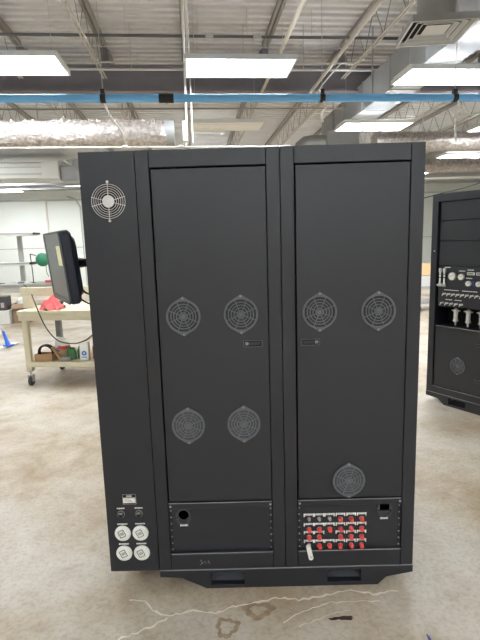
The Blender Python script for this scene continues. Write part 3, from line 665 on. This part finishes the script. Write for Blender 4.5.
# ------------------------------------------------------------------ pipes and ducts overhead
bp_ = thing('air_pipe', 'long blue compressed-air pipe crossing the whole view under the ceiling', 'pipe', uv(0, 2.82, 3.0), TH)
mb = MB(); mb.tube(bluem, [(-9, 0, 0), (9, .0, 0)], .037, 20); mb.build('pipe', bp_)
for x in (-.55, 1.56, 2.93):
    mb = MB(); mb.tube(dark, [(x-.025, 0, 0), (x+.025, 0, 0)], .043, 20); mb.box(dark, (x-.02, -.02, .04), (x+.02, .02, .08)); mb.tube(conduitm, [(x, 0, .08), (x, 0, ZD-3.0)], .004, 5); mb.build('clamp', bp_)
mb = MB(); mb.tube(dark, [(-.03, 0, 0), (.11, 0, 0)], .044, 20); mb.tube(dark, [(.035, 0, 0), (.045, 0, 0)], .05, 20); mb.build('coupling', bp_)
def rope(pts, label, m):
    return cable('hanging_rope', pts, .011, label, m, 'rope', 6)
ropem = mat('white_rope', (214, 210, 204), .9, noise=.35, nscale=40)
rope([uv(-.55, 2.82, 2.957), uv(-.53, 3.1, 2.9), uv(-.5, 3.6, 2.87), uv(-.53, 4.15, 2.85)], 'speckled rope hanging from the blue pipe to the conduit, left', ropem)
rope([uv(1.56, 2.76, 2.95), uv(1.57, 2.74, 2.88), uv(1.54, 2.75, 2.83), uv(1.55, 2.76, 2.76)], 'short knotted rope under the blue pipe clamp, middle right', ropem)
t = rope([uv(2.93, 2.75, 2.95), uv(2.94, 2.73, 2.86), uv(2.90, 2.74, 2.78), uv(2.92, 2.74, 2.56)], 'white ribbon tied under the blue pipe clamp at far right', ropem)
t2 = MB(); t2.tube(ropem, [(-.06, 0, -.02), (0, 0, .0), (.03, -.01, -.03), (.08, 0, -.01)], .014, 6); t2.tube(ropem, [(-.05, 0, -.06), (0, 0, 0), (.05, 0, .06)], .012, 6); o = t2.build('ribbon_bow', t, uv(2.92, 2.73, 2.84)); 
# foil-wrapped ducts
def foil_duct(name, label, u0_, u1_, v_, z_, R_, flakes=True, collar=True):
    t = thing(name, label, 'duct', uv(u0_, v_, z_), TH); L_ = u1_-u0_
    mb = MB(); k_ = mb.mi(foil); nu = int(L_/.04); na = 40; rings = []
    ph = [random.uniform(0, 6) for _ in range(6)]
    for i in range(nu+1):
        x = L_*i/nu; ring = []
        for j in range(na):
            a = 2*PI*j/na; rr = R_*(1+.03*math.sin(7*x+ph[0]+2*a)+.02*math.sin(19*x+ph[1]-3*a))+random.uniform(-.006, .009)
            ring.append(mb.bm.verts.new((x, rr*math.cos(a), rr*math.sin(a))))
        rings.append(ring)
    for i in range(nu):
        for j in range(na): mb.bm.faces.new((rings[i][j], rings[i+1][j], rings[i+1][(j+1) % na], rings[i][(j+1) % na]))
    mb.bm.faces.new(rings[0]); mb.bm.faces.new(rings[-1][::-1])
    if flakes:
        for _ in range(int(L_*90)):
            x = random.uniform(0, L_); a = random.gauss(PI/2, .55); rr = R_*.98; s = random.uniform(.012, .045)
            c = V3((x, rr*math.cos(a), rr*math.sin(a))); n_ = V3((random.uniform(-.6, .6), math.cos(a), math.sin(a))).normalized(); sd = V3((random.uniform(.5, 1), random.uniform(-.5, .5), 0)).normalized()
            f_ = mb.bm.faces.new([mb.bm.verts.new(c-sd*s*.5), mb.bm.verts.new(c+sd*s*.5), mb.bm.verts.new(c+n_*s+sd*s*random.uniform(-.6, .6))])
    mb.build('foil_wrap', t, ang=20)
    if collar:
        mb = MB(); mb.tube(galv, [(L_-.02, 0, 0), (L_+.035, 0, 0), (L_+.035, 0, 0), (L_+.05, 0, 0), (L_+.05, 0, 0), (L_+.1, 0, 0)], [R_*1.02, R_*1.02, R_*1.08, R_*1.08, R_*1.0, R_*1.0], 28); mb.build('collar', t)
    return t
foil_duct('insulated_duct', 'foil-wrapped round duct at upper left under the blue pipe', -5.2, -.04, 4.5, 3.035, .158)
foil_duct('insulated_duct', 'foil-wrapped round duct behind the cabinet right corner', 3.92, 9.5, 7.6, 3.5, .18, True, False)
foil_duct('insulated_duct', 'foil-wrapped duct far back above the instrument cabinet', 5.6, 11, 9.3, 3.28, .16, True, False)
def tubeob(name, label, pts, r, m, cat='conduit', n=10):
    mb = MB(); mb.tube(m, pts, r, n); return tag(mb.build(name), label, cat)
condw = mat('white_conduit', (200, 198, 192), .45)
t = thing('conduit', 'pale horizontal conduit running just above the cabinet top edge', 'conduit', uv(0, 4.2, 2.83), TH)
mb = MB(); mb.tube(condw, [(-6, -.08, 0), (1.55, .14, 0)], .010, 10); mb.build('pipe', t)
for x in (-2.1, -.55, .14): mb = MB(); mb.tube(condw, [(x-.03, .0+x*.03+.05, 0), (x+.03, .05+x*.03, 0)], .019, 10); mb.build('fitting', t)
mb = MB(); mb.tube(condw, [uv(.2, 4.24, 2.83), uv(.22, 4.22, 3.1), uv(.24, 4.2, 4.5)], .014, 10); mb.tube(condw, [uv(.29, 4.24, 2.87), uv(.29, 4.2, 4.5)], .009, 8); mb.box(condw, (-.03, -.03, -.12), (.03, .03, .12), .006, mtx=Matrix.Translation(uv(.2, 4.22, 3.0))); tag(mb.build('drop_conduit'), 'vertical pale conduit dropping to the cabinet top left of the middle light', 'conduit')
for nm, lab, v_, z_, r, m_ in (('conduit', 'dark conduit with junction boxes high under the roof deck', 5.75, 4.7, .022, mat('conduit_dark', (96, 96, 98), .5, .3)), ('conduit', 'upper pale pipe in front of the dark girder', 6.3, 4.52, .016, conduitm), ('conduit', 'lower pale pipe in front of the dark girder', 6.32, 4.42, .02, conduitm), ('conduit', 'pale pipe running below the dark girder', 7.5, 4.12, .016, mat('conduit_beige', (150, 142, 128), .5))):
    t = thing(nm, lab, 'conduit', uv(0, v_, z_), TH)
    mb = MB(); mb.tube(m_, [(-8, 0, 0), (9 if z_ > 4.3 else 3.3, .03, 0)], r, 8); mb.build('pipe', t)
    for x in ((-4, -.62, .45, 1.2, 2.2, 5) if z_ > 4.3 else (-4, -.62, .45, 1.2, 2.2)): 
        mb = MB(); mb.tube(conduitm, [(x, 0, r), (x, 0, ZD-z_)], .006, 5); mb.build('hanger', t)
    if v_ == 5.75:
        for x in (.62, 1.35): mb = MB(); mb.box(conduitm, (x-.06, -.04, -.05), (x+.06, .04, .03), .006); mb.lathe(conduitm, [(0, .045), (.04, .045), (.04, .04)], 14, T(x, 0, -.01)); mb.build('junction_box', t)
tubeob('ceiling_pipe', 'thick pale pipe slanting up to the right above the middle light', [uv(1.55, .3, 4.2), uv(1.57, 16.8, 4.2)], .028, joistm, 'pipe', 12)
tubeob('ceiling_pipe', 'thick pale pipe slanting up to the right, right of the middle light', [uv(2.39, .3, 4.2), uv(2.5, 16.8, 4.2)], .028, joistm, 'pipe', 12)
# hanging wires
cable('loose_wire', [uv(2.75, 6.0, 4.42), uv(2.45, 6.3, 4.1), uv(2.35, 6.4, 3.85)], .008, 'loose grey wire curling down below the right joist', conduitm)
# diffuser
df = thing('air_diffuser', 'square louvred air diffuser with round neck at upper right corner', 'diffuser', uv(2.58, 2.58, 3.5), TH-.17)
dm = mat('diffuser_paint', (214, 214, 210), .5)
for i, (h, z) in enumerate(((.29, 0), (.23, .01), (.17, .02), (.11, .03))):
    mb = MB(); k_ = mb.mi(dm); hi = h-.034 if i < 3 else 0
    o_ = [mb.bm.verts.new((a*h, b*h, z)) for a, b in ((-1, -1), (1, -1), (1, 1), (-1, 1))]; o2 = [mb.bm.verts.new((a*h*.94, b*h*.94, z)) for a, b in ((-1, -1), (1, -1), (1, 1), (-1, 1))]
    i_ = [mb.bm.verts.new((a*max(hi, .001), b*max(hi, .001), z+(.03 if i < 3 else .0))) for a, b in ((-1, -1), (1, -1), (1, 1), (-1, 1))]
    for q in range(4):
        r_ = (q+1) % 4; mb.bm.faces.new((o_[q], o2[q], o2[r_], o_[r_])); mb.bm.faces.new((o2[q], i_[q], i_[r_], o2[r_]))
    mb.build('louvre', df, ang=0)
mb = MB(); mb.plate(galv, rectl(-.285, -.285, .285, .285), [rectl(-.27, -.27, .27, .27)], -.06, -.003, mtx=Matrix.Rotation(-PI/2, 4, 'X')); mb.plate(void, rectl(-.27, -.27, .27, .27), [], -.065, -.05, mtx=Matrix.Rotation(-PI/2, 4, 'X')); mb.tube(galv, [(0, 0, .06), (0, 0, .42)], .17, 28); mb.build('neck', df)
mb = MB()
fp = [V3((0, 0, .42)), V3((.0, .02, .5)), V3((.1, .05, .58)), V3((.3, .08, .6)), V3((.7, .1, .6)), V3((1.3, .1, .55))]
pp = []; rr = []
for i in range(len(fp)-1):
    for j in range(10): pp.append(fp[i].lerp(fp[i+1], j/10)); rr.append(.165+.012*math.cos(PI*len(pp)))
mb.tube(mat('flex_foil', (196, 198, 200), .35, .6, noise=.08), pp, rr, 24); mb.build('flexible_hose', df)
# sheet metal ducts
t = thing('sheet_duct', 'long rectangular grey duct running diagonally into the distance at right', 'duct', uv(0, 0, 0), TH)
mb = MB(); mb.box(ductg, (3.4, 2.0, 3.9), (3.88, 9.6, 4.38), .004)
for v_ in (3.2, 4.4, 5.6, 6.8, 8.0, 9.2): mb.box(galv, (3.385, v_, 3.885), (3.895, v_+.03, 4.395), .003)
mb.build('duct_body', t)
for v_ in (3.9, 6.3, 8.6):
    for x in (3.37, 3.89): mb = MB(); mb.box(galv, (x, v_, 3.88), (x+.02, v_+.03, ZD)); mb.build('strap', t)
t = thing('branch_duct', 'bright metal duct elbow behind the cabinet top right of centre', 'duct', uv(0, 0, 0), TH)
mb = MB(); mb.tube(galv, [(2.62, 8.6, 3.3), (2.62, 8.6, 3.5), (2.66, 8.6, 3.62), (2.76, 8.6, 3.7), (2.9, 8.6, 3.72), (3.45, 8.6, 3.72)], .13, 20); mb.box(galv, (2.47, 8.45, 3.22), (2.77, 8.75, 3.36), .01); mb.build('elbow', t)
mb = MB(); mb.box(ductg, (3.2, 8.4, 3.55), (3.9, 9.0, 3.9), .01); mb.build('plenum', t)
t = thing('supply_duct', 'white rectangular duct with bright metal end at far left above the bench', 'duct', uv(0, 0, 0), TH)
mb = MB(); mb.box(ductw, (-9, 7.9, 2.96), (-2.62, 8.5, 3.24), .004); mb.box(seamm, (-9, 7.885, 3.02), (-2.62, 7.9, 3.05)); mb.box(seamm, (-9, 7.885, 3.15), (-2.62, 7.9, 3.17)); mb.build('duct_body', t)
mb = MB(); mb.box(ductw, (-2.62, 7.87, 2.94), (-2.3, 8.52, 3.27), .006); mb.box(galv, (-2.3, 7.95, 2.9), (-1.95, 8.45, 3.2), .03); mb.build('end_box', t)
ductr = mat('pale_grey_duct', (205, 206, 206), .6)
t = thing('return_duct', 'wide grey tapering duct above the white duct at far left', 'duct', uv(0, 0, 0), TH)
mb = MB(); k_ = mb.mi(ductr)
pA = [(-9, 7.2, 3.40), (-2.9, 7.2, 3.40), (-1.6, 7.4, 3.47), (-1.6, 8.6, 3.47), (-2.9, 8.8, 3.40), (-9, 8.8, 3.40)]
lo = [mb.bm.verts.new(p) for p in pA]; hi_ = [mb.bm.verts.new((p[0], p[1], 3.62)) for p in pA]
mb.bm.faces.new(lo[::-1]); mb.bm.faces.new(hi_)
for q in range(6): r_ = (q+1) % 6; mb.bm.faces.new((lo[q], lo[r_], hi_[r_], hi_[q]))
mb.build('duct_body', t, ang=20)
for v_, z_, lab in ((10.0, 3.07, 'upper thin grey pipe below the white duct at far left'), (10.05, 2.97, 'lower thin grey pipe below the white duct at far left')):
    t = thing('wall_pipe', lab, 'pipe', uv(0, v_, z_), TH); mb = MB(); mb.tube(ductg, [(-9, 0, 0), (-2.0, 0, .02)], .035, 8); mb.build('pipe', t)
    for x in (-6, -3.2): mb = MB(); mb.tube(conduitm, [(x, 0, 0), (x, 0, ZD-z_)], .008, 5); mb.build('hanger', t)
# pipes on the far wall
mb = MB(); mb.tube(mat('wall_pipe_pink', (216, 204, 196), .5), [uv(-5.28, 17.44, 0), uv(-5.28, 17.44, 3.36)], .03, 8); tag(mb.build('wall_conduit'), 'thin pinkish vertical conduit on the far white wall, left', 'conduit')
mb = MB(); mb.tube(seamm, [uv(-4.45, 17.4, 3.5), uv(-4.15, 17.4, 3.4), uv(-4.0, 17.4, 3.1), uv(-3.95, 17.4, 0)], .04, 8); tag(mb.build('wall_conduit'), 'grey vertical conduit on the far wall beside the cabinet', 'conduit')
cable('overhead_cable', [uv(4.8, 7.6, 2.35), uv(5.2, 7.4, 2.45), uv(5.9, 7.2, 2.62), uv(6.6, 7.0, 3.0)], .01, 'thin dark cable rising to the right above the instrument cabinet')
t = thing('service_pipe', 'pale horizontal pipe above the instrument cabinet at right', 'pipe', uv(0, 9.0, 2.95), TH); mb = MB(); mb.tube(condw, [(4.5, 0, 0), (11, 0, 0)], .03, 8); mb.build('pipe', t)
mb = MB(); mb.tube(condw, [(5.6, 0, 0), (5.6, 0, ZD-2.95)], .008, 5); mb.build('hanger', t)
